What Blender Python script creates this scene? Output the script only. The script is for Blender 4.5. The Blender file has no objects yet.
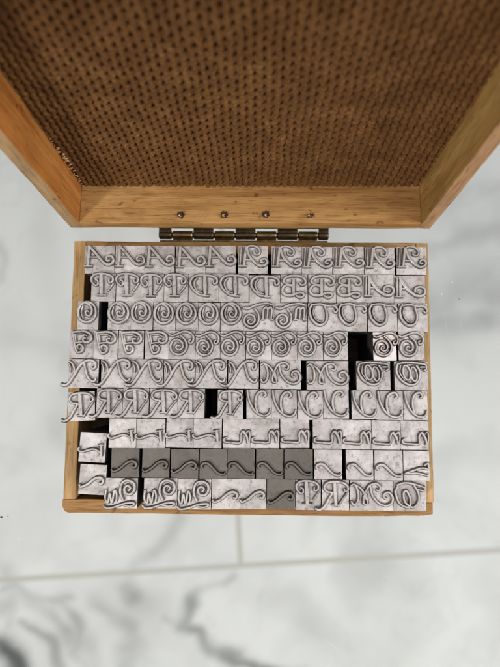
import bpy, bmesh, math, random
import numpy as np
from mathutils import Vector, Matrix, noise
random.seed(7)
S = 0.001                      # everything below is written in millimetres
scene = bpy.context.scene
col = scene.collection

# ------------------------------------------------------------------ helpers
def mesh_from(name, verts, faces, mats, fmat=None, smooth=False):
    me = bpy.data.meshes.new(name)
    me.from_pydata([(v[0]*S, v[1]*S, v[2]*S) for v in verts], [], faces)
    for m in mats: me.materials.append(m)
    if fmat:
        me.polygons.foreach_set('material_index', fmat)
    if smooth:
        me.polygons.foreach_set('use_smooth', [True]*len(me.polygons))
    me.update()
    return me

def link(name, data, parent=None):
    o = bpy.data.objects.new(name, data); col.objects.link(o)
    if parent: o.parent = parent
    return o

def tag(o, label=None, cat=None, group=None, kind=None):
    if label: o['label'] = label
    if cat: o['category'] = cat
    if group: o['group'] = group
    if kind: o['kind'] = kind
    return o

def bm_mesh(name, bm, mat, smooth=False):
    for v in bm.verts: v.co *= S
    bmesh.ops.recalc_face_normals(bm, faces=bm.faces)
    me = bpy.data.meshes.new(name); bm.to_mesh(me); bm.free()
    me.materials.append(mat)
    if smooth:
        me.polygons.foreach_set('use_smooth', [True]*len(me.polygons))
    return me

def box_bm(x0, x1, y0, y1, z0, z1, bev=0.3, seg=2, bm=None):
    bm = bm or bmesh.new()
    r = bmesh.ops.create_cube(bm, size=1)
    for v in r['verts']:
        v.co = Vector(((x0+x1)/2+v.co.x*(x1-x0), (y0+y1)/2+v.co.y*(y1-y0), (z0+z1)/2+v.co.z*(z1-z0)))
    if bev > 0:
        es = set()
        for v in r['verts']: es.update(v.link_edges)
        bmesh.ops.bevel(bm, geom=list(es), offset=bev, segments=seg, affect='EDGES', profile=0.6)
    return bm

def prism_bm(pts, z0, z1, bev=0.3):
    """outline in plan, extruded upright"""
    bm = bmesh.new()
    a = [bm.verts.new((x, y, z0)) for x, y in pts]
    b = [bm.verts.new((x, y, z1)) for x, y in pts]
    n = len(pts)
    bm.faces.new(a[::-1]); bm.faces.new(b)
    for i in range(n): bm.faces.new((a[i], a[(i+1) % n], b[(i+1) % n], b[i]))
    bmesh.ops.bevel(bm, geom=list(bm.edges), offset=bev, segments=2, affect='EDGES', profile=0.6)
    return bm

def wobble(bm, amp, sc, sub=6.0):
    """subdivide long boards and let the edges run a little uneven, like worn wood"""
    for _ in range(5):
        es = [e for e in bm.edges if e.calc_length() > sub]
        if not es: break
        bmesh.ops.subdivide_edges(bm, edges=es, cuts=1, use_grid_fill=True)
    for v in bm.verts:
        v.co += noise.noise_vector(v.co*sc)*amp
    return bm

# ------------------------------------------------------------------ materials
def new_mat(name):
    m = bpy.data.materials.new(name); m.use_nodes = True
    nt = m.node_tree; b = nt.nodes['Principled BSDF']
    return m, nt, b
def N(nt, t, **k):
    n = nt.nodes.new(t)
    for a, v in k.items():
        if a.startswith('i_'):
            n.inputs[a[2:].replace('_', ' ')].default_value = v
        else: setattr(n, a, v)
    return n
def ramp(nt, fac, stops):
    r = nt.nodes.new('ShaderNodeValToRGB')
    el = r.color_ramp.elements
    while len(el) < len(stops): el.new(0.5)
    for e, (p, c) in zip(el, stops):
        e.position = p; e.color = (*c, 1) if len(c) == 3 else c
    nt.links.new(fac, r.inputs[0]); return r
def mix(nt, fac, a, b, mode='MIX'):
    m = nt.nodes.new('ShaderNodeMix'); m.data_type = 'RGBA'; m.blend_type = mode
    for i, v in ((0, fac), (6, a), (7, b)):
        if hasattr(v, 'links'): nt.links.new(v, m.inputs[i])
        else: m.inputs[i].default_value = v if i == 0 else ((*v, 1) if len(v) == 3 else v)
    return m.outputs[2]
def coords(nt, scale, rnd=True):
    tc = N(nt, 'ShaderNodeTexCoord'); mp = N(nt, 'ShaderNodeMapping')
    mp.inputs['Scale'].default_value = scale
    nt.links.new(tc.outputs['Object'], mp.inputs['Vector'])
    if rnd:
        oi = N(nt, 'ShaderNodeObjectInfo'); mu = N(nt, 'ShaderNodeMath', operation='MULTIPLY')
        mu.inputs[1].default_value = 40
        cb = N(nt, 'ShaderNodeCombineXYZ')
        nt.links.new(oi.outputs['Random'], mu.inputs[0])
        for i in range(3): nt.links.new(mu.outputs[0], cb.inputs[i])
        nt.links.new(cb.outputs[0], mp.inputs['Location'])
    return mp.outputs[0]
def bump(nt, h, b, dist, strength=1.0):
    n = N(nt, 'ShaderNodeBump'); n.inputs['Distance'].default_value = dist*S
    n.inputs['Strength'].default_value = strength
    nt.links.new(h, n.inputs['Height']); nt.links.new(n.outputs[0], b.inputs['Normal'])
    return n

def wood(name, axis, light, mid, dark, rough=0.45, cont=1.0):
    m, nt, b = new_mat(name)
    sc = [1500, 1500, 1500]; sc['xyz'.index(axis)] = 85
    v = coords(nt, sc)
    n1 = N(nt, 'ShaderNodeTexNoise', i_Scale=1.0, i_Detail=7.0, i_Roughness=0.62, i_Distortion=0.25)
    nt.links.new(v, n1.inputs['Vector'])
    sc2 = [190, 190, 190]; sc2['xyz'.index(axis)] = 14
    v2 = coords(nt, sc2)
    n2 = N(nt, 'ShaderNodeTexNoise', i_Scale=1.0, i_Detail=4.0, i_Roughness=0.55, i_Distortion=0.9)
    nt.links.new(v2, n2.inputs['Vector'])
    r1 = ramp(nt, n2.outputs[0], [(0.30, dark), (0.48, mid), (0.68, light)])
    r2 = ramp(nt, n1.outputs[0], [(0.34, (0.50, 0.43, 0.36)), (0.47, (0.90, 0.88, 0.86)), (0.62, (1.06, 1.05, 1.04))])
    c = mix(nt, 0.85*cont, r1.outputs[0], r2.outputs[0], 'MULTIPLY')
    # pores: short dark dashes
    sc3 = [2600, 2600, 2600]; sc3['xyz'.index(axis)] = 210
    v3 = coords(nt, sc3)
    n3 = N(nt, 'ShaderNodeTexNoise', i_Scale=1.0, i_Detail=2.0)
    nt.links.new(v3, n3.inputs['Vector'])
    r3 = ramp(nt, n3.outputs[0], [(0.28, (0.40, 0.30, 0.22)), (0.37, (1, 1, 1))])
    c = mix(nt, 0.75, c, r3.outputs[0], 'MULTIPLY')
    # handling dirt
    v4 = coords(nt, (70, 70, 70))
    n4 = N(nt, 'ShaderNodeTexNoise', i_Scale=1.0, i_Detail=5.0, i_Roughness=0.6)
    nt.links.new(v4, n4.inputs['Vector'])
    r4 = ramp(nt, n4.outputs[0], [(0.30, (0.62, 0.55, 0.50)), (0.50, (1, 1, 1))])
    c = mix(nt, 0.6, c, r4.outputs[0], 'MULTIPLY')
    nt.links.new(c, b.inputs['Base Color'])
    v5 = coords(nt, (330, 330, 330))
    n5 = N(nt, 'ShaderNodeTexNoise', i_Scale=1.0, i_Detail=2.0)
    nt.links.new(v5, n5.inputs['Vector'])
    r5 = ramp(nt, n5.outputs[0], [(0.26, (0.42, 0.32, 0.24)), (0.33, (1, 1, 1)), (0.70, (1, 1, 1)), (0.76, (1.16, 1.16, 1.16))])
    c = mix(nt, 0.8, c, r5.outputs[0], 'MULTIPLY')
    nt.links.new(c, b.inputs['Base Color'])
    rr = ramp(nt, n1.outputs[0], [(0.3, (rough+.2,)*3), (0.7, (rough,)*3)])
    nt.links.new(rr.outputs[0], b.inputs['Roughness'])
    b.inputs['Specular IOR Level'].default_value = 0.35
    bump(nt, n1.outputs[0], b, 0.25, 0.6)
    return m

def type_metal(name, c_dark, c_mid, c_light, metallic, rough, spots=0.9, stain=None, bumpd=0.10):
    m, nt, b = new_mat(name)
    v = coords(nt, (150, 150, 150))
    n1 = N(nt, 'ShaderNodeTexNoise', i_Scale=1.0, i_Detail=9.0, i_Roughness=0.74, i_Distortion=0.4)
    nt.links.new(v, n1.inputs['Vector'])
    r1 = ramp(nt, n1.outputs[0], [(0.28, c_dark), (0.47, c_mid), (0.66, c_light)])
    c = r1.outputs[0]
    # ink and dirt specks
    v2 = coords(nt, (900, 900, 900))
    n2 = N(nt, 'ShaderNodeTexNoise', i_Scale=1.0, i_Detail=3.0, i_Roughness=0.6)
    nt.links.new(v2, n2.inputs['Vector'])
    r2 = ramp(nt, n2.outputs[0], [(0.32, (0.25, 0.21, 0.21)), (0.43, (0.93, 0.92, 0.92)), (0.62, (1.0, 1.0, 1.0)), (0.72, (1.12, 1.11, 1.10))])
    c = mix(nt, spots, c, r2.outputs[0], 'MULTIPLY')
    # brown reddish ink stains
    if stain:
        v3 = coords(nt, (260, 260, 60))
        n3 = N(nt, 'ShaderNodeTexNoise', i_Scale=1.0, i_Detail=3.0)
        nt.links.new(v3, n3.inputs['Vector'])
        r3 = ramp(nt, n3.outputs[0], [(0.57, (0, 0, 0)), (0.76, (0.6, 0.6, 0.6))])
        c = mix(nt, r3.outputs[0], c, stain)
    # each piece of type has its own tone
    oi = N(nt, 'ShaderNodeObjectInfo')
    r5 = ramp(nt, oi.outputs['Random'], [(0.0, (0.86, 0.835, 0.84)), (0.35, (0.96, 0.935, 0.94)), (0.7, (0.91, 0.895, 0.885)), (1.0, (1.02, 0.99, 0.99))])
    c = mix(nt, 1.0, c, r5.outputs[0], 'MULTIPLY')
    nt.links.new(c, b.inputs['Base Color'])
    b.inputs['Metallic'].default_value = metallic
    rr = ramp(nt, n1.outputs[0], [(0.3, (min(1, rough+.18),)*3), (0.7, (rough,)*3)])
    nt.links.new(rr.outputs[0], b.inputs['Roughness'])
    # fine scratches and casting marks
    ad = N(nt, 'ShaderNodeMath', operation='ADD')
    nt.links.new(n1.outputs[0], ad.inputs[0]); nt.links.new(n2.outputs[0], ad.inputs[1])
    bump(nt, ad.outputs[0], b, bumpd, 0.8)
    return m

STAIN = (0.42, 0.33, 0.30)
M_body = type_metal('type_metal_pale', (0.30, 0.282, 0.270), (0.56, 0.532, 0.517), (0.755, 0.728, 0.714), 0.40, 0.44, spots=.55, stain=STAIN)
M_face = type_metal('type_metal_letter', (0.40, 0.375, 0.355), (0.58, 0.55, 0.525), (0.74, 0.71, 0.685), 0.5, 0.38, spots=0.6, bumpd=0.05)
M_flank_shade = type_metal('type_metal_inked_shaded_flank', (0.08, 0.074, 0.07), (0.21, 0.195, 0.185), (0.40, 0.375, 0.355), 0.35, 0.5, spots=0.5, bumpd=0.08)  # ink residue plus shading of the slopes, both put into the colour
M_root_shade = type_metal('type_metal_inked_shaded_root', (0.03, 0.026, 0.024), (0.085, 0.076, 0.07), (0.20, 0.18, 0.165), 0.35, 0.5, spots=0.4, bumpd=0.08)  # shade at the foot of each stroke painted in, with ink residue
M_side = type_metal('type_metal_shaded_side', (0.02, 0.018, 0.017), (0.045, 0.04, 0.038), (0.09, 0.08, 0.075), 0.3, 0.6, spots=0.5, bumpd=0.08)  # shade of the gaps between types painted onto their sides
M_dbody = type_metal('type_metal_dark', (0.125, 0.115, 0.100), (0.175, 0.160, 0.138), (0.215, 0.197, 0.172), 0.5, 0.38, spots=0.30, bumpd=0.04)
M_dface = type_metal('type_metal_dark_letter', (0.15, 0.135, 0.12), (0.22, 0.20, 0.18), (0.30, 0.275, 0.25), 0.7, 0.34, spots=0.3, bumpd=0.04)
M_dflank = type_metal('type_metal_dark_flank', (0.03, 0.028, 0.024), (0.05, 0.045, 0.04), (0.08, 0.07, 0.06), 0.6, 0.45, spots=0.3)  # stroke-edge shade painted in for the dark types
M_bbody = type_metal('type_metal_bright', (0.6, 0.56, 0.54), (0.90, 0.87, 0.85), (0.96, 0.94, 0.93), 0.35, 0.25, spots=0.4)
M_bface = type_metal('type_metal_bright_letter', (0.6, 0.5, 0.47), (0.85, 0.78, 0.74), (0.95, 0.9, 0.88), 0.9, 0.2, spots=0.4)
M_bflank = type_metal('type_metal_bright_flank', (0.03, 0.02, 0.018), (0.10, 0.06, 0.05), (0.4, 0.28, 0.22), 0.8, 0.25, spots=0.4)  # stroke-edge shade painted in for the bright type

TL, TM, TD = (0.62, 0.40, 0.185), (0.50, 0.295, 0.115), (0.34, 0.175, 0.06)
M_wx = wood('pale_wood_along_x', 'x', TL, TM, TD)
M_wy = wood('pale_wood_along_y', 'y', (0.66, 0.44, 0.21), (0.56, 0.345, 0.145), (0.40, 0.22, 0.08))
M_wfront = wood('brown_wood_along_x', 'x', (0.45, 0.25, 0.085), (0.35, 0.18, 0.055), (0.22, 0.10, 0.03))
M_wlid = wood('golden_wood_along_x', 'x', (0.54, 0.315, 0.12), (0.44, 0.235, 0.080), (0.29, 0.135, 0.04))
M_wor = wood('orange_wood_upright', 'z', (0.56, 0.245, 0.062), (0.46, 0.18, 0.040), (0.33, 0.115, 0.022), cont=0.7)  # more orange board, with bounced glow put into the colour
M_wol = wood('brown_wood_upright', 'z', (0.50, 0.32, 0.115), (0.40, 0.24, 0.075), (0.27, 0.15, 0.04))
M_ply = wood('plywood', 'x', (0.20, 0.12, 0.05), (0.13, 0.075, 0.03), (0.08, 0.04, 0.018))
M_rim = wood('front_lit_rim_wood', 'z', (0.46, 0.30, 0.145), (0.38, 0.235, 0.105), (0.27, 0.155, 0.065))  # front light on the lid rim put into a paler wood colour
M_rimr = wood('front_lit_reddish_rim_wood', 'z', (0.55, 0.33, 0.17), (0.45, 0.255, 0.12), (0.32, 0.17, 0.075))

# hardboard
M_hard, nt, b = new_mat('woven_hardboard')
v = coords(nt, (160, 160, 160)); n1 = N(nt, 'ShaderNodeTexNoise', i_Scale=1.0, i_Detail=6.0, i_Roughness=0.7)
nt.links.new(v, n1.inputs['Vector'])
r1 = ramp(nt, n1.outputs[0], [(0.3, (0.105, 0.045, 0.014)), (0.5, (0.142, 0.064, 0.020)), (0.7, (0.195, 0.094, 0.032))])
v = coords(nt, (3200, 900, 900)); n2 = N(nt, 'ShaderNodeTexNoise', i_Scale=1.0, i_Detail=4.0, i_Roughness=0.7)
nt.links.new(v, n2.inputs['Vector'])
r2 = ramp(nt, n2.outputs[0], [(0.3, (0.5, 0.45, 0.4)), (0.5, (1, 1, 1)), (0.72, (1.5, 1.45, 1.4))])
c = mix(nt, 1.0, r1.outputs[0], r2.outputs[0], 'MULTIPLY')
nt.links.new(c, b.inputs['Base Color']); b.inputs['Roughness'].default_value = 0.7
b.inputs['Specular IOR Level'].default_value = 0.15
bump(nt, n2.outputs[0], b, 0.25, 0.7)

# brass
def brass(name, c1, c2, c3, rough):
    m, nt, b = new_mat(name)
    v = coords(nt, (420, 700, 700)); n1 = N(nt, 'ShaderNodeTexNoise', i_Scale=1.0, i_Detail=6.0, i_Roughness=0.65)
    nt.links.new(v, n1.inputs['Vector'])
    r1 = ramp(nt, n1.outputs[0], [(0.3, c1), (0.5, c2), (0.7, c3)])
    nt.links.new(r1.outputs[0], b.inputs['Base Color'])
    b.inputs['Metallic'].default_value = 0.9; b.inputs['Roughness'].default_value = rough
    bump(nt, n1.outputs[0], b, 0.08, 0.7)
    return m
M_brass = brass('tarnished_brass', (0.09, 0.06, 0.025), (0.22, 0.155, 0.065), (0.38, 0.28, 0.13), 0.34)
M_brass_d = brass('dark_brass', (0.06, 0.042, 0.025), (0.13, 0.09, 0.05), (0.2, 0.15, 0.08), 0.4)
M_nail = brass('nail_steel', (0.14, 0.10, 0.05), (0.30, 0.22, 0.11), (0.60, 0.48, 0.28), 0.38)
M_hole, nt, b = new_mat('dark_nail_hole'); b.inputs['Base Color'].default_value = (0.05, 0.024, 0.01, 1); b.inputs['Roughness'].default_value = 0.9  # dark disc laid flat behind each nail tip
M_glue, nt, b = new_mat('dried_glue'); b.inputs['Base Color'].default_value = (0.48, 0.28, 0.14, 1); b.inputs['Roughness'].default_value = 0.35
M_dustd, nt, b = new_mat('dark_dust'); b.inputs['Base Color'].default_value = (0.02, 0.02, 0.02, 1)
M_dustw, nt, b = new_mat('pale_dust'); b.inputs['Base Color'].default_value = (0.85, 0.85, 0.83, 1)

# glass tabletop: thin clear pane, mirrors a little
M_glass = bpy.data.materials.new('clear_glass'); M_glass.use_nodes = True
nt = M_glass.node_tree; nt.nodes.clear()
out = N(nt, 'ShaderNodeOutputMaterial'); mx = N(nt, 'ShaderNodeMixShader'); tr = N(nt, 'ShaderNodeBsdfTransparent'); gl = N(nt, 'ShaderNodeBsdfGlossy')
tr.inputs[0].default_value = (0.985, 0.992, 0.988, 1); gl.inputs['Roughness'].default_value = 0.03
fr = N(nt, 'ShaderNodeFresnel'); fr.inputs[0].default_value = 1.45
nt.links.new(fr.outputs[0], mx.inputs[0]); nt.links.new(tr.outputs[0], mx.inputs[1]); nt.links.new(gl.outputs[0], mx.inputs[2]); nt.links.new(mx.outputs[0], out.inputs[0])

# ------------------------------------------------------------------ camera
CAM = Vector((2.082, -3.228, 159.165)); ROT = (0.101, 0.010, 0.008); F = 510.0
cam = bpy.data.cameras.new('camera'); co = link('camera', cam)
co.location = CAM*S; co.rotation_euler = ROT
cam.sensor_fit = 'HORIZONTAL'; cam.sensor_width = 36; cam.lens = F/500*36
cam.clip_start = 0.005; cam.clip_end = 20
cam.dof.use_dof = True; cam.dof.focus_distance = 0.150; cam.dof.aperture_fstop = 15
scene.camera = co
from mathutils import Euler
RM = Euler(ROT, 'XYZ').to_matrix()
def at(px, py, z):
    """a point of the photograph carried down to the plane at height z (mm)"""
    d = RM @ Vector(((px-250)/F, -(py-333.5)/F, -1)); t = (z-CAM.z)/d.z
    p = CAM + d*t; return p.x, p.y

# ------------------------------------------------------------------ the box
W, D = 112.5, 84.7; T = 3.8; TB = 4.15
ZB = -16.3                      # tabletop
boxe = link('wooden_box', None); boxe.location = (0, 0, ZB*S)
tag(boxe, 'open wooden box with hinged lid, woven hardboard lining, holding rows of metal type', 'box')
BZ = -ZB
def zoff(bm):
    for v in bm.verts: v.co.z += BZ
    return bm
tray = link('tray', bm_mesh('tray', zoff(box_bm(-W/2+.5, W/2-.5, -D/2+.5, D/2-.5, ZB, -13.3, .2)), M_ply), boxe)
hx, hy = W/2, D/2
def wall(name, bm, mat, parent, label=None):
    o = link(name, bm_mesh(name, wobble(bm, 0.17, 0.13), mat), parent)
    if label: o['label'] = label
    return o
# side walls butt against the front and back boards
wall('tray_wall', zoff(box_bm(-hx, -hx+T, -hy+TB+.05, hy-.02, -13.28, 0, .35)), M_wy, tray, 'pale left wall of the tray')
wall('tray_wall', zoff(prism_bm([(hx-T+.1, -hy+TB+.05), (hx+.15, -hy+TB+.05), (hx+.62, hy-.02), (hx-T+.5, hy-.02)], -13.28, 0, .3)), M_wy, tray, 'pale right wall of the tray')
wall('tray_wall', zoff(box_bm(-hx+T+.03, hx-T+.47, hy-TB, hy, -13.28, -.1, .35)), M_wx, tray)
fr_pts = [(-hx-.3, -hy+TB), (-hx-.3, -hy+1.9), (-hx+.5, -hy+.5), (-hx+1.7, -hy), (hx-15.5, -hy-.1), (hx-14.6, -hy+.25), (hx-4.2, -hy+.15), (hx-3.4, -hy+.6), (hx-.1, -hy+.7), (hx, -hy+TB)]
wall('tray_wall', zoff(prism_bm(fr_pts, -13.28, -.35, .3)), M_wfront, tray, 'brown front wall with chipped corners')

# lid, opened a little past upright
t_l = 0.096
lid_o = Vector((0, 45.65, 3.53+BZ))
DL = 12.28; TW = 3.74; HL = 91.0
# local lid frame: x across, z up along the lid, y = depth towards the board (away from the viewer)
lid = link('lid', bm_mesh('lid', box_bm(-hx+.2, hx-.2, DL+1.6, DL+4.0, .2, HL-.2, .3), M_ply), boxe)
lid.location = lid_o*S
lid.rotation_euler = (-t_l, -0.006, 0.0008)
def lw(x0, x1, z0, z1, mat, label=None):
    o = wall('lid_wall', box_bm(x0, x1, 0, DL+1.55, z0, z1, .3), mat, lid, label)
    if z1-z0 > 50:      # light put into the colour: glowing inner face, paler front-lit rim
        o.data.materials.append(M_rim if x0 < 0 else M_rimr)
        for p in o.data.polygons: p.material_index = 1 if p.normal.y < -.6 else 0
    return o
lw(-hx+TW+.03, hx-TW-.03, 0, TW, M_wlid, 'golden hinge-side wall with four nail tips')
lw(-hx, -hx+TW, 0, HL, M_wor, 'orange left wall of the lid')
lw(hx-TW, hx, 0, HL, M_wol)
lw(-hx+TW+.03, hx-TW-.03, HL-TW, HL, M_wlid)
# hardboard: woven wire imprint as relief
nx, nz = 640, 640
x0, x1, z0, z1 = -hx+TW-.2, hx-TW+.2, TW-.2, HL-TW+.2
X = np.linspace(x0, x1, nx); Z = np.linspace(z0, z1, nz)
XX, ZZ = np.meshgrid(X, Z)
def vnoise(a, b, sc, seed):
    r = np.random.RandomState(seed); g = r.rand(256, 256)
    u = a*sc+100; v = b*sc+100
    iu = np.floor(u).astype(int); iv = np.floor(v).astype(int); fu = u-iu; fv = v-iv
    fu = fu*fu*(3-2*fu); fv = fv*fv*(3-2*fv)
    G = lambda p, q: g[p % 256, q % 256]
    return (G(iu, iv)*(1-fu)+G(iu+1, iv)*fu)*(1-fv)+(G(iu, iv+1)*(1-fu)+G(iu+1, iv+1)*fu)*fv
wx = XX+0.5*(vnoise(XX, ZZ, .16, 1)-.5)+0.35*(vnoise(XX, ZZ, .6, 2)-.5)
wz = ZZ+0.5*(vnoise(XX, ZZ, .16, 3)-.5)+0.45*(vnoise(XX, ZZ, .6, 4)-.5)
PU, PV = 2.00, 2.75
H = np.zeros_like(XX)
for par in (0, 1):
    i = np.round((wx/PU-par)/2)*2+par
    du = wx-i*PU
    j = np.round(wz/PV-0.5*par); dv = wz-(j+0.5*par)*PV
    depth = 0.75+0.5*(vnoise(i*1.7, j*1.3, 1.0, 5+par))
    H -= 1.8*depth*np.exp(-(np.abs(du)/0.50)**3.4-(np.abs(dv)/0.66)**3.4)
    H -= 0.36*np.exp(-(du/0.34)**2)
rz = wz-(np.round(wz/(PV/2)-.5)+.5)*PV/2
H += 0.30*np.exp(-(rz/0.20)**2)*(.45+.9*vnoise(XX, ZZ, .45, 71))
H += 0.06*(vnoise(XX, ZZ, .9, 8)-.5)+0.14*(vnoise(XX, ZZ, 2.9, 9)-.5)
YY = DL-0.1-H
vv = np.stack([XX, YY, ZZ], -1).reshape(-1, 3)*S
idx = np.arange(nx*nz).reshape(nz, nx)
q = np.stack([idx[:-1, :-1], idx[:-1, 1:], idx[1:, 1:], idx[1:, :-1]], -1).reshape(-1, 4)
me = bpy.data.meshes.new('hardboard_lining')
me.vertices.add(len(vv)); me.vertices.foreach_set('co', vv.ravel())
me.loops.add(q.size); me.loops.foreach_set('vertex_index', q.ravel())
me.polygons.add(len(q)); me.polygons.foreach_set('loop_start', np.arange(len(q))*4)
me.update(calc_edges=True); me.validate()
me.polygons.foreach_set('use_smooth', [True]*len(q)); me.materials.append(M_hard)
hb = link('hardboard_lining', me, lid)
# nail tips poking through the hinge wall
for px in (181, 224, 266, 310):
    x, y = at(px, 218.5, 3.53+TW)
    # into lid space (the tilt is small)
    yl = (y-45.65)+0.4
    bm = bmesh.new()
    bmesh.ops.create_cone(bm, cap_ends=True, segments=14, radius1=0.62, radius2=0.30, depth=1.7, matrix=Matrix.Translation((x-.2, yl, TW+.45)) @ Matrix.Rotation(random.uniform(-.5, .5), 4, 'X') @ Matrix.Rotation(random.uniform(-.5, .5), 4, 'Y'))
    bmesh.ops.create_icosphere(bm, subdivisions=1, radius=0.42, matrix=Matrix.Translation((x+.05, yl-.35, TW+1.0)))
    nail = link('nail_tip', bm_mesh('nail_tip', bm, M_nail, True), lid)
    bm = bmesh.new()
    r = bmesh.ops.create_circle(bm, cap_ends=True, segments=18, radius=1.15, matrix=Matrix.Translation((x, yl+.55, TW+.09)))
    for v in bm.verts: v.co += Vector((random.uniform(-.25, .25), random.uniform(-.2, .3), 0))
    link('nail_hole', bm_mesh('nail_hole', bm, M_hole), lid)
# crumbs of dried glue in the left corner
bm = bmesh.new()
for k in range(26):
    z = 5+k*1.05+random.uniform(-.5, .5)
    rr = random.uniform(.25, .62)*(1.0 if 6 < k < 20 else .6)
    mtx = Matrix.Translation((-hx+TW+random.uniform(.2, 1.3), DL-.3, z)) @ Matrix.Rotation(random.uniform(0, 3), 4, 'Y') @ Matrix.Diagonal((rr*1.5, rr*.5, rr*.7, 1))
    bmesh.ops.create_icosphere(bm, subdivisions=2, radius=1, matrix=mtx)
for v in bm.verts: v.co += noise.noise_vector(v.co*2.1)*.18
link('glue_crumbs', bm_mesh('glue_crumbs', bm, M_glue, True), lid)['kind'] = 'stuff'

# hinge
HY = 44.3; HZ = 0.35+BZ; HR = 1.36
def cyl_x(bm, xa, xb, r, y=0, z=0, seg=24, bev=.22):
    rings = [(xa, r-bev), (xa+bev*.6, r-bev*.2), (xa+bev*1.6, r), (xb-bev*1.6, r), (xb-bev*.6, r-bev*.2), (xb, r-bev)]
    vs = [[bm.verts.new((x, y+q*math.cos(a*2*math.pi/seg), z+q*math.sin(a*2*math.pi/seg))) for a in range(seg)] for x, q in rings]
    for A, B in zip(vs, vs[1:]):
        for i in range(seg): bm.faces.new((A[i], A[(i+1) % seg], B[(i+1) % seg], B[i]))
    bm.faces.new(vs[0]); bm.faces.new(vs[-1][::-1])
kx = [at(p, 235, 1.0)[0] for p in (158.5, 172, 193, 214, 235, 256, 277, 298, 318, 329)]
bm = bmesh.new(); cyl_x(bm, kx[0]+.6, kx[-1]-.6, 0.8)
hinge = link('hinge', bm_mesh('hinge', bm, M_brass_d, True), boxe); hinge.location = Vector((0, HY, HZ))*S
for i in range(9):
    bm = bmesh.new(); cyl_x(bm, kx[i]+.14, kx[i+1]-.14, HR)
    # seam of the rolled sheet and the strap that runs to its leaf
    if i % 2 == 1:   # to the tray
        box_bm(kx[i]+.16, kx[i+1]-.16, -2.05, -.3, -1.05, -.45, .1, bm=bm)
    else:            # to the lid
        box_bm(kx[i]+.16, kx[i+1]-.16, .2, 1.9, .55, 1.15, .1, bm=bm)
    me = bm_mesh('knuckle', bm, M_brass if i % 2 else M_brass_d, False)
    for p in me.polygons: p.use_smooth = len(p.vertices) == 4
    k = link('knuckle', me, hinge)
link('leaf', bm_mesh('leaf', box_bm(kx[0]+.3, kx[-1]-.3, -2.08, -1.50, -9.0, -.5, .1), M_brass), hinge)
link('leaf', bm_mesh('leaf', box_bm(kx[0]+.3, kx[-1]-.3, 1.55, 9.5, 2.05, 2.6, .1), M_brass_d), hinge)

# ------------------------------------------------------------------ letters
def catmull(P, n=7):
    P = [np.array(p, float) for p in P]
    if len(P) == 2:
        return [P[0]+(P[1]-P[0])*k/4 for k in range(5)]
    closed = np.allclose(P[0], P[-1])
    o = []
    m = len(P)
    for i in range(m-1):
        p1, p2 = P[i], P[i+1]
        p0 = P[i-1] if i > 0 else (P[-2] if closed else 2*p1-p2)
        p3 = P[i+2] if i < m-2 else (P[1] if closed else 2*p2-p1)
        for k in range(n):
            t = k/n
            o.append(.5*((2*p1)+(-p0+p2)*t+(2*p0-5*p1+4*p2-p3)*t*t+(-p0+3*p1-3*p2+p3)*t**3))
    o.append(P[-1]); return o

def ellipse(cx, cy, rx, ry, rot=0, n=14):
    return [(cx+rx*math.cos(a)*math.cos(rot)-ry*math.sin(a)*math.sin(rot), cy+rx*math.cos(a)*math.sin(rot)+ry*math.sin(a)*math.cos(rot)) for a in [2*math.pi*k/n for k in range(n+1)]]

def glyph_mesh(name, strokes, k, mats):
    """strokes: (points in cell pixels, half-width mm start, middle, end). y runs down; k = mm per cell pixel"""
    V, Fc, FM = [], [], []
    for si, st in enumerate(strokes):
        pts, w = st[0], st[1]
        w0, wm, w1 = w if isinstance(w, tuple) else (w*.85, w*1.08, w*.8)
        P = catmull(pts)
        P = [np.array((p[0]*k, -p[1]*k)) for p in P]
        closed = np.allclose(P[0], P[-1])
        Q = [P[0]]
        for p in P[1:]:
            if np.linalg.norm(p-Q[-1]) > .09: Q.append(p)
        P = Q; n = len(P)
        if n < 2: continue
        h = .80 - .025*(si % 7); base = .40
        sec = []
        for i in range(n):
            tt = i/(n-1)
            ww = (w0*(1-2*tt)+wm*2*tt) if tt < .5 else (wm*(2-2*tt)+w1*(2*tt-1))
            d = P[min(i+1, n-1)]-P[max(i-1, 0)]
            if closed and i in (0, n-1): d = P[1]-P[n-2]
            d = d/(np.linalg.norm(d)+1e-9)
            sec.append((P[i], d, ww*.78, 1.0))
        caps0, caps1 = [], []
        if not closed:
            p, d, ww, _ = sec[0]
            caps0 = [(p-d*ww*math.sin(a), d, ww*math.cos(a), math.cos(a)) for a in (1.45, 1.1, .6)]
            p, d, ww, _ = sec[-1]
            caps1 = [(p+d*ww*math.sin(a), d, ww*math.cos(a), math.cos(a)) for a in (.6, 1.1, 1.45)]
        sec = caps0+sec+caps1
        st0 = len(V)
        for (p, d, ww, cf) in sec:
            nrm = np.array((-d[1], d[0])); b_ = base*(.35+.65*cf)
            for off, z in ((-(ww+b_), -.10), (-(ww+b_*.52), h*.30), (-ww-.03, h*.90), (-ww+.05, h), (ww-.05, h), (ww+.03, h*.90), (ww+b_*.52, h*.30), (ww+b_, -.10)):
                q = p+nrm*off; V.append((q[0], q[1], z))
        m = 8
        for i in range(len(sec)-1):
            a = st0+i*m; b = a+m
            for j in range(m-1):
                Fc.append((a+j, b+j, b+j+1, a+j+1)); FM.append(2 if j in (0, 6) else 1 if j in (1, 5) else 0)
        for a in (st0, st0+(len(sec)-1)*m):
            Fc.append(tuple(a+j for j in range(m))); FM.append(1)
    me = mesh_from(name, V, Fc, mats, FM)
    bm = bmesh.new(); bm.from_mesh(me); bmesh.ops.recalc_face_normals(bm, faces=bm.faces)
    # every strip faces up
    bm.to_mesh(me); bm.free()
    for p in me.polygons: p.use_smooth = False
    return me

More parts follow.
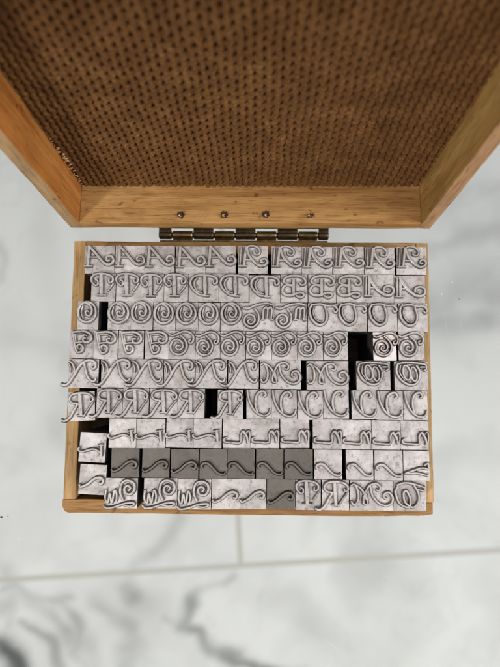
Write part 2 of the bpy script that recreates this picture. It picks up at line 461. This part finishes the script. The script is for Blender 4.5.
TH, MD, BO = .20, .27, .50
G = {}
G['A_foot'] = (29.7, [([(4.6,1.4),(4.2,11),(3.6,20.5)], .42), ([(0.6,21),(8.3,21)], TH),
   ([(4.6,1.2),(10,7),(16,13.8),(20,18),(24,19.6),(27.6,18.4),(29,15.2),(27.5,11.6),(24.5,10.8),(22,12.7),(22.6,15.6),(25,15.4)], (.4,.34,.26)), ([(4.5,12.2),(14,12.2)], TH)])
G['A_loop'] = (31, [([(8.3,2),(7.3,11),(6,21)], .36), ([(3.2,2),(2.2,20.5)], .15), ([(.8,21.3),(9,21.3)], TH), ([(8,15),(13,15)], TH),
   ([(8.6,3.5),(10.5,.9),(14.5,.3),(19,1.3),(22,4.3),(22.3,7.7),(20,9.7),(16.8,8.6),(16.4,6)], .24),
   ([(9,2.4),(11,9.5),(16,16.5),(22,21),(27.4,20.7),(30,17.4),(28.3,14.3),(24.8,14.5),(23.5,17),(26,18)], (.34,.32,.24))])
G['T'] = (24.6, [([(10,2),(10.9,21.5)], .62), ([(6,22.3),(16,22.3)], TH),
   ([(5,13),(1.3,9.6),(.4,5),(3.8,1.6),(10,.7),(17.3,1.8),(21.8,5),(21,9.2),(18,9.4),(17.8,6.6)], .27),
   ([(4.6,13),(7,11.4),(6.7,8),(4.4,7)], TH), ([(22.4,10.6),(20,14.5),(16.5,18.8)], .13)])
G['D'] = (30.3, [([(16.2,2.6),(16.8,20.5)], .58),
   ([(16.5,21.6),(10.5,20.7),(4.6,15.6),(1.8,9.5),(3.8,4.3),(9,1.9),(16.5,1.8),(23,2.4),(28,4.8),(28.5,9),(25.6,10.3),(24.8,7.3)], .30),
   ([(14,19.6),(9,17.5),(6,12),(6.2,7.6),(8.6,4.6)], TH), ([(15,22.3),(21,22.4)], TH)])
G['B'] = (27.5, [([(13,5.5),(13,20.6)], .46),
   ([(4.2,9.4),(2.9,6.6),(6,3.2),(12.3,1.8),(20,2.4),(24.6,5.7),(24.8,9.8),(21.3,11.3),(18.9,8.9)], .32),
   ([(12.9,12.4),(6,11.4),(2.1,14.7),(2.2,19),(6,21.5),(12.3,21.5),(17.4,19.2),(22.3,19.5),(23.2,22.3),(19.4,23.9),(15.8,22.3)], .34),
   ([(4.4,9.4),(8,10.7),(13,11.2)], TH)])
G['A_small'] = (31, [([(3,3),(2.4,21)], .22), ([(6.2,5),(5.7,20.5)], .42), ([(1,21.8),(8.5,21.8)], TH), ([(5.5,13.6),(14,13.9)], TH),
   ([(6,3.6),(9.5,9.5),(13.5,14.8),(18,18.8),(22.5,21.1),(27.5,20.8),(30.2,17.5),(29.4,13.6),(25.5,12),(21.2,13.3),(20.4,16.6),(24,17.6)], (.5,.34,.26))])
G['O'] = (22.5, [(ellipse(10.6,12.0,9.3,10.6), .33),
   ([(9.6,2.6),(13.4,4.6),(15.8,10),(14,15.4),(10.4,15.2),(9,12.4),(10.6,10.2),(12.2,11.6)], (.3,.26,.14)), ([(6,5.5),(4.6,12),(6.8,18.5)], .13)])
G['P'] = (24.8, [([(3.2,2.8),(5.4,13),(7.8,21.2),(10.2,23),(13.6,21.4),(14.3,17.2),(11.4,15),(8.6,16),(9.2,19)], .29),
   ([(3,2.6),(9,2),(16.2,1.9),(21.4,5),(22.1,9.6),(19,12.6),(15,12),(13.8,8.9),(16.8,8.4)], .31),
   ([(5.6,4.6),(7,12.6)], TH), ([(5.8,13.5),(10.5,12.6),(15,12.3)], TH), ([(6.5,4.6),(13,4.2),(18,6.4)], .12)])
G['spiral'] = (25.6, [([(.4,4.2),(3.6,5.2),(8.4,3.3),(14.4,1.1),(20,1.9),(23.8,5.8),(23.2,11),(20.5,12.3),(19.5,10),(21.4,9)], .25),
   ([(11,4.6),(15.8,9.2),(17.8,14.8),(15.6,20.8),(10.8,23.4),(5,22),(1.9,16.6),(3.7,10.7),(8.4,8.9),(12.9,11.6),(13.6,16.4),(10.8,19),(7.4,17.4),(8.2,14.4),(10.4,15)], .27)])
G['SM'] = (32.3, [([(.8,5.4),(5.5,6),(14,2.6),(23.7,1),(30.4,2.7)], .26),
   ([(12.3,6.6),(15.8,12.3),(15.2,20.4),(9,25.2),(2.6,22),(1.5,16.5),(5.5,12.4),(10.9,13.7),(11.7,19.1),(7.8,21.9),(5,19.3),(7.5,16.8)], .27),
   ([(20.9,6.7),(20.2,16.5)], .3), ([(20.9,7.4),(23.3,4.8),(25,7.4),(24.4,16.5)], .22), ([(25,7.4),(27.7,4.8),(29.3,8),(28.5,17),(30.7,17)], .24), ([(18.6,17),(22,17)], TH)])
G['U'] = (30, [([(4,1.8),(1.8,7),(3,15),(8.4,21.3),(13.4,22),(17.8,18.6),(18.8,11.2),(16.6,3.4)], .32),
   ([(5.9,4.5),(5,10),(8,17),(13,19.4)], .12), ([(4.6,2.2),(12,1.2),(19,2.9),(26,3),(29,6.6),(27.3,9.5),(25.6,7.8)], .25)])
G['N'] = (31.9, [([(-6.6,26.4),(-3.6,27.4),(.8,26.2),(6,18.6),(10.8,9.8),(16.2,3.4),(22.5,1.3),(28,3.3),(28.8,7.8),(26.3,10.4),(25,8.4)], (.30,.36,.24)),
   ([(.8,2.4),(4.6,5),(7,10.6),(7.6,16)], .22), ([(.6,4.5),(2.4,9),(2.6,14)], .13),
   ([(16.6,3.6),(18.6,11),(20.8,17.8),(25.2,22.6),(28.6,22.6),(29.4,20.4)], .27)])
G['M'] = (41, [([(.9,4.8),(4,3.6),(7,9),(7.6,16.2),(5.8,21.4),(2.6,22.4),(1,19.6)], .25), ([(4.2,3.8),(9.4,6.8),(13.6,12.8),(14.8,17.4)], .25),
   ([(16,22.6),(12.6,21.4),(13,15),(16,7.8),(19.6,3.8),(25,2.9),(28.4,6),(27.2,9.4),(24.6,8.8)], .26),
   ([(19,4.8),(20.8,13.6),(26.2,20.8),(33.2,23.6),(38.8,21),(39.9,15.8),(36.8,11.2),(32.4,12.2),(31.7,15.6),(34.4,17.4)], .27), ([(15,12.6),(16.6,22.4)], TH)])
G['W'] = (34, [([(2.6,3.6),(1.7,10),(5.4,17.8),(12.6,23),(20,23),(24.4,18),(25.2,10),(22.2,4.6)], .29), (ellipse(12,11.6,3.5,7.4,-.18), .25), (ellipse(19.2,13,3.1,7,-.15), .24),
   ([(6.2,4.2),(5.2,11.5),(10,19.4)], .13), ([(3,2.7),(12.6,1.3),(25.4,2.4),(31.4,3.7),(32,8),(29.4,9.6)], .24), ([(25.6,6),(31,6)], TH)])
G['R'] = (26.5, [([(12.2,3),(13.3,22)], .56),
   ([(10.3,11.6),(4.6,10.4),(2.2,6.8),(4.6,2.9),(11,1.5),(19.2,2),(24.4,5),(25,9),(22.5,10.3),(21.6,8.1)], .26),
   ([(10.2,11.8),(6.2,18.2),(2,25),(-2.6,27.6),(-6.4,26.8)], .32), ([(9.6,23),(17,23.2)], TH), ([(25,11),(20,17.6),(15,25)], .12)])
G['C'] = (26.2, [([(1.2,1.2),(2.9,11),(7.6,20.6),(13.5,25.8),(19.5,27),(23.6,24.4),(24.8,20.4)], .25),
   ([(11.4,23),(9.5,16),(10.1,7.8),(13.6,3),(18.2,2.3),(20.2,5.8),(18.2,7.6)], .31)])
G['wave_stem'] = (27.8, [([(.6,16.2),(-.4,18),(3,20.3),(9,18.5),(15,16.8),(20,18),(22.6,20)], .24), ([(22.8,12.4),(24,23.3)], .36), ([(19.8,12.9),(25.2,12.1)], TH)])
G['arch'] = (29, [([(3.9,18.5),(1.5,20),(2.4,22.8),(8.5,23.4),(18.2,23.4),(18.6,16),(20.8,11.9),(23.2,13.3)], .23), ([(21.5,12.8),(24.7,17.2),(26.2,23.8)], .30), ([(24,13.9),(26.6,11.5),(28,15.2),(27.4,23.8)], .2)])
G['fall'] = (28, [([(3.4,19),(1.8,17),(4.2,14.4),(8.7,14.5),(13.9,19),(19,23.9),(24.6,25.2),(26.4,23.4)], (.28,.36,.22))])
G['rise'] = (28.2, [([(1.2,21.2),(3.2,23.2),(9.8,20),(16.2,14.6),(21.8,12.7),(25.6,15.2),(24.6,19.2),(21.8,18.6)], (.24,.36,.30))])
G['fork'] = (26.8, [([(1.3,22.6),(9.4,19.8),(18.3,17.2),(25.5,18.4)], .25), ([(1.3,23),(13,22.4),(24.6,24.8)], .24), ([(20.8,14.6),(24.6,12.7),(25.6,18)], .24)])
G['scroll'] = (33, [([(19.2,21.4),(15.8,13),(17.6,4.6),(23,1.9),(29.2,4.5),(30.2,10.6),(26.8,15.2),(21.6,14.5),(20,10),(23,7),(26,9.1),(24.7,11.7)], .32),
   ([(1.6,11.6),(1,19.5),(3.9,24),(5.5,14.9),(7.9,24),(10.2,11.8),(12.5,16.3),(12,22.6)], .25), ([(-.6,26.9),(3,29.3),(11,28),(20.6,24.6),(29.2,23.7),(30,25.8),(25.4,27.2),(19,26)], .26)])
G['W_loop'] = (32.8, [([(4,4.7),(1.6,11.9),(5.8,22.4),(14.3,25.8),(16.6,19),(13,10.3),(9.6,12),(11,20.8),(18.3,25.8),(24.2,20.8),(24.4,11.9),(20.4,4.4)], .28), ([(3,4.2),(12,1.8),(24,4),(31,6.4)], .25), ([(22.6,8),(30.6,9.8)], TH)])
DESC = {'A_foot': 'letter A with a curled foot', 'A_loop': 'looped swash letter A', 'T': 'letter T with curled arms', 'D': 'reversed letter D', 'B': 'ornate reversed letter B',
 'A_small': 'bold slanted letter A', 'O': 'oval letter O with inner curl', 'P': 'two-curl reversed letter', 'spiral': 'spiral swash letter', 'SM': 'spiral beside a small m', 'U': 'round U with a flag',
 'N': 'long-tailed letter N', 'M': 'wide letter M with end curl', 'W': 'double-looped letter W', 'R': 'reversed letter R with tail', 'C': 'tall curved letter C',
 'wave_stem': 'wave ending in a stem', 'arch': 'flat tail and small arch', 'fall': 'falling wave flourish', 'rise': 'rising wave flourish', 'fork': 'forked flourish', 'scroll': 'big curl over squiggles', 'W_loop': 'looped letter W'}

ROWS = [(246.3, 247.5), (273, 275), (301.3, 303.2), (329.8, 332), (358.6, 360.6), (387.7, 390.4), (417.4, 420.4), (447.2, 450.5), (477, 481), (507.5, 512)]
L = 'pale'; K = 'dark'; B = 'bright'
layout = [
 [('A_foot',85,115),('A_foot',115,144.7),('A_foot',145,175),('A_foot',176,206),('A_foot',206,236.2),('A_loop',238,268),('A_loop',270.7,301.6),('A_loop',302,332.5),('A_loop',333,364),('A_loop',364.5,394.6),('A_loop',396.6,426.5)],
 [('T',91.5,116),('T',116,140.8),('T',141,164),('T',164.2,188.4),('D',188.6,218.8),('D',219,249),('D',249,280),('B',280.5,307.6),('B',308,335.7),('B',336,363),('A_small',363,394),('A_small',394,425.5)],
 [('O',78,99.3),('O',107.5,131),('O',131.2,153.2),('O',153.4,175.6),('O',175.8,198.2),('O',198.4,220.2),('O',220.4,243),('SM',243,275),('SM',275.2,307.4),('U',307.6,337.7),('U',337.9,367.6),('U',367.8,397.6),('U',397.8,427.6)],
 [('P',69.2,93.8),('P',94,118.4),('P',118.6,144),('P',144.2,168.5),('spiral',168.7,195),('spiral',195.3,220.2),('spiral',220.4,245.6),('spiral',245.8,271.2),('spiral',271.5,297.3),('spiral',297.6,323.4),('spiral',323.7,348.3),('spiral',373.6,396.8,B),('spiral',398.8,424.8)],
 [('N',67.4,97.8),('N',101,132.4),('N',132.8,163.8),('N',164,195.4),('N',195.7,227.3),('N',227.6,258.3),('M',260,301),('M',306.5,348.5),('W',356.6,390.6),('W',394.6,428)],
 [('R',68,95,L,(392,419.8),3.2),('R',96.4,122.4),('R',122.6,149),('R',149.2,177.6),('R',178,205),('R',217.2,242.6),('C',246,271.2),('C',271.5,297),('C',297.2,323),('C',323.2,349),('C',351.2,376.5),('C',376.8,403.5),('C',403.7,428)],
 [('wave_stem',79.4,106,L,(432.2,462.2),-2.6),('wave_stem',109,136.3),('wave_stem',136.6,165.5),('wave_stem',165.8,193.5),('wave_stem',193.8,222),('arch',222.3,250.5),('arch',250.8,279.4),('arch',279.7,308.9),('arch',312,341.4),('arch',341.7,371.2),('arch',371.5,400.4),('arch',400.7,429)],
 [('rise',79,105.8,L,(464.2,494.8),-2.4),('rise',111.4,139.4,K),('rise',142,169.5,K),('rise',171,198.6,K),('fall',199.6,227,K),('fall',227.2,254.6,K),('fall',255.7,283,K),('fall',284.6,313,K),('fall',314,342),('fall',346.4,373.8),('fall',374.1,402.4),('fork',402.7,429)],
 [('scroll',105,137.6),('scroll',143.8,177.4),('scroll',178.2,211.4),('rise',211.7,239.5),('rise',239.8,267),('rise',267.2,295.6,K),('T',296.2,321.2),('R',321.6,348.8),('M',350,393.4),('W_loop',393.8,426.4)],
]
ORD = ['leftmost', 'second', 'third', 'fourth', 'fifth', 'sixth', 'seventh', 'eighth', 'ninth', 'tenth', 'eleventh', 'twelfth', 'thirteenth']
RN = ['top row', 'second row', 'third row', 'fourth row', 'fifth row', 'sixth row', 'seventh row', 'eighth row', 'bottom row']
GRP = {'A_foot': 'curl-footed letter A types in the top row', 'A_loop': 'looped letter A types in the top row'}
Zf = 10.0; P = 8.5; GY = 38.1
MATS = {L: (M_body, (M_face, M_flank_shade, M_root_shade)), K: (M_dbody, (M_dface, M_dflank, M_dflank)), B: (M_bbody, (M_bface, M_bflank, M_bflank))}
STEP = {'A_foot', 'A_loop', 'A_small', 'arch', 'SM'}
bodies, letters = {}, {}
HT = 23.3
def body_mesh(kind, w, tone):
    """origin at the foot of the type; top-left corner of the face at (-w/2, P/2)"""
    h = P-.10; ww = w-.08
    yt, yb = h/2, -h/2
    ys = yt-21.9*P/28.3
    if kind in STEP:
        prof = [(yt, 0), (yt, HT), (ys, HT), (ys-.12, HT-.28), (yb, HT-.38), (yb, 0)]
    else:
        prof = [(yt, 0), (yt, HT), (yb, HT), (yb, 0)]
    bm = bmesh.new()
    a = [bm.verts.new((-ww/2, y, z)) for y, z in prof]; c = [bm.verts.new((ww/2, y, z)) for y, z in prof]
    n = len(prof); bm.faces.new(a); bm.faces.new(c[::-1])
    for i in range(n): bm.faces.new((a[i], c[i], c[(i+1) % n], a[(i+1) % n]))
    bmesh.ops.bevel(bm, geom=list(bm.edges), offset=.09, segments=2, affect='EDGES', profile=.5)
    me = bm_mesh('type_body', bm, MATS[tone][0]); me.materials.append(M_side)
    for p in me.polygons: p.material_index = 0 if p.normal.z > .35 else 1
    me.update()
    return me
count = {}
for ri, row in enumerate(layout):
    for ci, e in enumerate(row):
        kind, xa, xb = e[0], e[1], e[2]
        tone = e[3] if len(e) > 3 else L
        l0, r0 = ROWS[ri]; l1, r1 = ROWS[ri+1]
        xm = (xa+xb)/2; f = (xm-85)/340
        ya, yb = l0+(r0-l0)*f, l1+(r1-l1)*f
        if len(e) > 4: ya, yb = e[4]
        ym = (ya+yb)/2
        X0, _ = at(xa, ym, Zf); X1, _ = at(xb, ym, Zf); _, Yc = at(xm, ym, Zf)
        if len(e) <= 4: Yc = GY-(ri+.5)*P
        w = X1-X0; X0c = (X0+X1)/2
        X0c = max(X0c, -hx+T+w/2-.25) if X0c < 0 else min(X0c, hx-T-w/2+.3)
        key = (kind, tone)
        if key not in bodies:
            gw, strokes = G[kind]
            kk = P/28.6
            bodies[key] = (body_mesh(kind, w, tone), w)
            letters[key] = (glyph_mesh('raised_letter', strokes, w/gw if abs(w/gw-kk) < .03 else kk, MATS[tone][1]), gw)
        bme, w0 = bodies[key]; lme, gw = letters[key]
        r = link('metal_type', None)
        z = ZB+3.0+random.uniform(-.10, .22)
        r.location = (X0c*S, Yc*S, z*S)
        rot = math.radians(e[5]) if len(e) > 5 else math.radians(random.gauss(0, .35))
        r.rotation_euler = (math.radians(random.gauss(0, .22)), math.radians(random.gauss(0, .22)), rot)
        bo = link('type_body', bme, r); bo.scale = (w/w0, 1, 1)
        lo = link('raised_letter', lme, r); lo.location = (-w/2*S, (P/2)*S, (HT)*S)
        lo.location.x += (w-w0)/2*S*.0
        lo.scale = (w/w0, 1, 1)
        # label
        tone_w = {L: 'pale', K: 'dark grey', B: 'shiny bright'}[tone]
        pos = ORD[ci] if ci < len(row)-1 else 'rightmost'
        lab = f"{tone_w} type, {DESC[kind]}, {pos} in the {RN[ri]}"
        if pos not in ('leftmost', 'rightmost'): lab = f"{tone_w} type, {DESC[kind]}, {pos} from left in {RN[ri]}"
        if len(e) > 4:
            lab = {5: 'tilted pale type, reversed letter R, hanging over the box edge, leftmost in sixth row',
                   6: 'slipped-down pale type, wave ending in a stem, below the dark gap at far left',
                   7: 'slipped-down pale type, rising wave flourish, in the bottom left corner of the tray'}[ri]
        if tone == B: lab = 'shiny bright type, spiral swash letter, right of the large black gap'
        tag(r, lab, 'metal type', f"types with {DESC[kind]}")

# ------------------------------------------------------------------ tabletop and floor
gt = link('tabletop', bm_mesh('tabletop', box_bm(-1350, 1350, -1250, 1250, ZB-8, ZB-.02, .6), M_glass))
tag(gt, 'clear glass tabletop under the wooden box', 'tabletop', kind='structure')

ZF = ZB-8-500
far = np.array([950, 1050, 1200, 1500, 2000, 3000.])
fx = np.concatenate([-far[::-1], np.linspace(-900, 900, 451), far]); fy = np.concatenate([-far[::-1], np.linspace(-900, 900, 451), far])
XX, YY = np.meshgrid(fx, fy)
def fbm(a, b, sc, seed, o=5, g=.5):
    s = 0; amp = 1; tot = 0
    for k in range(o):
        s = s+amp*vnoise(a, b, sc*2**k, seed+k*7); tot += amp; amp *= g
    return s/tot
wa = XX+60*(fbm(XX, YY, .008, 20)-.5)*2; wb = YY+60*(fbm(XX, YY, .008, 40)-.5)*2
v1 = np.abs(fbm(wa, wb, .0045, 60, 5)-.5)
vein = np.exp(-(v1/.016)**2)*np.clip(fbm(XX, YY, .006, 80, 3)*2.6-1.0, 0, 1)
cloud = np.clip((fbm(wa, wb, .006, 90, 5)-.52)*3.0, 0, 1)
fine = np.exp(-(np.abs(fbm(wa*1.2, wb, .012, 33, 4)-.5)/.010)**2)*.25
def poly_vein_shade(pts, w, amp, seed):
    P_ = [np.array(at(*p, ZF)) for p in pts]
    jx = XX+16*(fbm(XX, YY, .03, seed, 3)-.5); jy = YY+16*(fbm(XX, YY, .03, seed+5, 3)-.5)
    d = np.full_like(XX, 1e9)
    for a, c in zip(P_, P_[1:]):
        ab = c-a; t = np.clip(((jx-a[0])*ab[0]+(jy-a[1])*ab[1])/(ab@ab), 0, 1)
        d = np.minimum(d, np.hypot(jx-a[0]-t*ab[0], jy-a[1]-t*ab[1]))
    ww = w*(.35+1.4*fbm(XX, YY, .02, seed+9, 3))
    return amp*np.exp(-(d/ww)**2)
dark = .0*vein
hand = [([(236,574),(222,586),(200,592),(192,603),(184,618)], 7, .38, 301), ([(192,600),(184,618),(181,626),(196,632),(203,646),(222,654),(238,657)], 9, .62, 302), ([(222,654),(250,664),(300,680)], 11, .75, 303), ([(150,600),(165,620),(190,650),(200,690)], 22, .12, 305), ([(240,590),(290,600),(330,640)], 26, .07, 306),
        ([(181,626),(168,618)], 5, .3, 307), ([(180,520),(165,545),(135,562),(128,582),(130,592)], 9, .22, 311), ([(128,586),(132,594)], 12, .35, 313),
        ([(95,602),(115,618),(133,628),(136,645),(120,665)], 14, .30, 317), ([(0,610),(20,590),(45,612),(70,630),(90,660),(110,690)], 12, .24, 331),
        ([(0,645),(12,655),(25,680)], 14, .8, 337), ([(0,590),(18,585),(40,600),(70,596)], 7, .35, 401), ([(20,620),(55,640),(60,670)], 8, .35, 409), ([(60,600),(80,625),(70,650),(95,680)], 7, .3, 419), ([(5,570),(12,600),(8,640)], 9, .20, 341), ([(300,600),(330,640),(350,700)], 8, .08, 347),
        ([(430,250),(470,235),(520,222)], 12, .20, 351), ([(440,205),(480,190),(520,180)], 16, .14, 353), ([(425,300),(470,290),(530,300)], 26, .22, 357),
        ([(420,325),(470,322),(530,318)], 16, .20, 359), ([(0,330),(35,340),(60,350)], 22, .14, 361), ([(0,245),(6,262),(0,280)], 6, .30, 367), ([(40,170),(50,260),(55,330)], 24, .10, 369),  # broad faint bands here paint soft shadow into the floor colour
        ([(440,455),(480,450),(520,460)], 16, .10, 373), ([(380,560),(430,600),(400,667)], 20, .08, 379), ([(10,470),(40,440),(60,400)], 20, .08, 383)]
for h_ in hand: dark = np.maximum(dark, poly_vein_shade(*h_))
dark = np.clip(dark*(.35+1.35*fbm(XX, YY, .02, 91, 4))+cloud*.20+np.clip(fbm(wb, wa, .013, 191, 5)*2.2-1.05, 0, 1)*.22+fine*.35*np.clip(fbm(XX, YY, .006, 97, 3)*2-.5, 0, 1), 0, 1)
# warm grey marble body; blue-grey for veins and painted shade bands
base = np.array((0.91, 0.912, 0.908)); vc = np.array((0.06, 0.066, 0.064))
colr = base[None, None]*(1-dark[..., None])+vc*dark[..., None]
# tile joints: 600 mm tiles, lower course offset
ga = np.array(at(0, 580, ZF)); gb = np.array(at(500, 550, ZF)); ang = math.atan2(gb[1]-ga[1], gb[0]-ga[0])
gj = np.array(at(241, 540, ZF))
u = (XX-gj[0])*math.cos(ang)+(YY-gj[1])*math.sin(ang)
w_ = -(XX-ga[0])*math.sin(ang)+(YY-ga[1])*math.cos(ang)
me = bpy.data.meshes.new('floor')
vv = np.stack([XX, YY, np.full_like(XX, ZF)], -1).reshape(-1, 3)*S
ny_, nx_ = XX.shape
idx = np.arange(nx_*ny_).reshape(ny_, nx_)
q = np.stack([idx[:-1, :-1], idx[:-1, 1:], idx[1:, 1:], idx[1:, :-1]], -1).reshape(-1, 4)
me.vertices.add(len(vv)); me.vertices.foreach_set('co', vv.ravel())
me.loops.add(q.size); me.loops.foreach_set('vertex_index', q.ravel())
me.polygons.add(len(q)); me.polygons.foreach_set('loop_start', np.arange(len(q))*4)
me.update(calc_edges=True)
at_ = me.color_attributes.new('marble', 'FLOAT_COLOR', 'POINT')
at_.data.foreach_set('color', np.concatenate([colr, np.ones(colr.shape[:2]+(1,))], -1).ravel())
M_floor, nt, b = new_mat('veined_marble_tiles')
ca = N(nt, 'ShaderNodeVertexColor', layer_name='marble')
tc = N(nt, 'ShaderNodeTexCoord'); mp = N(nt, 'ShaderNodeMapping'); mp.vector_type = 'TEXTURE'
mp.inputs['Location'].default_value = (gj[0]*S+.6*math.sin(ang), ga[1]*S+(gj[0]-ga[0])*math.tan(ang)*S-.6*math.cos(ang), 0); mp.inputs['Rotation'].default_value = (0, 0, ang)
nt.links.new(tc.outputs['Object'], mp.inputs['Vector'])
br = N(nt, 'ShaderNodeTexBrick'); br.offset = .5; br.offset_frequency = 2; br.squash = 1
nt.links.new(mp.outputs[0], br.inputs['Vector'])
for k_, v_ in (('Scale', 1.0), ('Mortar Size', .0045), ('Mortar Smooth', .6), ('Brick Width', 1.20), ('Row Height', .60)): br.inputs[k_].default_value = v_
c = mix(nt, br.outputs['Fac'], ca.outputs[0], (0.60, 0.58, 0.53))
nt.links.new(c, b.inputs['Base Color']); b.inputs['Roughness'].default_value = .55; b.inputs['Specular IOR Level'].default_value = .3
me.materials.append(M_floor)
fl = tag(link('floor', me), kind='structure')

# dust and fine scratches lying on the glass
bm = bmesh.new(); bm2 = bmesh.new()
for (px, py, r_, dk) in [(1.5,517,.5,1),(8,516.5,.28,1),(18.5,538.5,.3,0),(452,282,.35,0),(441,294,.4,0),(459,299,.2,1),(385,580,.12,1),(130,548,.15,0)]:
    x, y = at(px, py, ZB)
    m_ = Matrix.Translation((x, y, ZB+.08)) @ Matrix.Diagonal((r_, r_*random.uniform(.6, 1), .12, 1))
    bmesh.ops.create_icosphere(bm if dk else bm2, subdivisions=2, radius=1, matrix=m_)
d1 = link('dust', bm_mesh('dust', bm, M_dustd, True)); tag(d1, 'dark specks of dust scattered on the glass tabletop', 'dust', kind='stuff')
for (a, c_) in [((444, 310), (448, 340)), ((462, 318), (459, 332)), ((318, 633), (345, 655)), ((20, 602), (22, 618)), ((30, 640), (38, 655)), ((236, 570), (244, 578))]:
    xa, ya = at(*a, ZB); xb, yb = at(*c_, ZB); n_ = Vector((-(yb-ya), xb-xa)).normalized()*.045
    f_ = [bm2.verts.new((xa, ya, ZB+.02)), bm2.verts.new(((xa+xb)/2+n_.x, (ya+yb)/2+n_.y, ZB+.03)), bm2.verts.new((xb, yb, ZB+.02)), bm2.verts.new(((xa+xb)/2-n_.x, (ya+yb)/2-n_.y, ZB+.03))]
    bm2.faces.new(f_)
d2 = link('dust', bm_mesh('dust', bm2, M_dustw, True)); tag(d2, 'pale specks and hairline scratches on the glass tabletop', 'dust', kind='stuff')

# ------------------------------------------------------------------ light: a bright room
w = bpy.data.worlds.new('World'); scene.world = w; w.use_nodes = True
nt = w.node_tree; bg = nt.nodes['Background']
tc = N(nt, 'ShaderNodeTexCoord'); sp = N(nt, 'ShaderNodeSeparateXYZ'); nt.links.new(tc.outputs['Generated'], sp.inputs[0])
mr = N(nt, 'ShaderNodeMapRange'); mr.inputs['From Min'].default_value = -1; nt.links.new(sp.outputs['Z'], mr.inputs['Value'])
rp = ramp(nt, mr.outputs[0], [(0.0, (.25, .25, .24)), (.50, (.16, .155, .145)), (.70, (.46, .46, .45)), (.9, (1, 1, 1))])
nt.links.new(rp.outputs[0], bg.inputs[0]); bg.inputs[1].default_value = .66
def area(name, loc, target, size, power, color):
    l = bpy.data.lights.new(name, 'AREA'); l.shape = 'SQUARE'; l.size = size; l.energy = power; l.color = color
    o = link(name, l); o.location = loc
    o.rotation_euler = (Vector(target)-Vector(loc)).to_track_quat('-Z', 'Y').to_euler(); return o
area('window_light', (1.6, -.40, 1.15), (0, 0, 0), .9, 29, (1, .985, .96))
area('lamp_light', (-.85, -.80, .95), (0, 0, 0), .16, 13, (1, .96, .91))

scene.view_settings.view_transform = 'Standard'; scene.view_settings.look = 'None'
scene.view_settings.exposure = 0; scene.view_settings.gamma = 1
scene.render.engine = 'CYCLES'
scene.cycles.max_bounces = 10; scene.cycles.transparent_max_bounces = 12
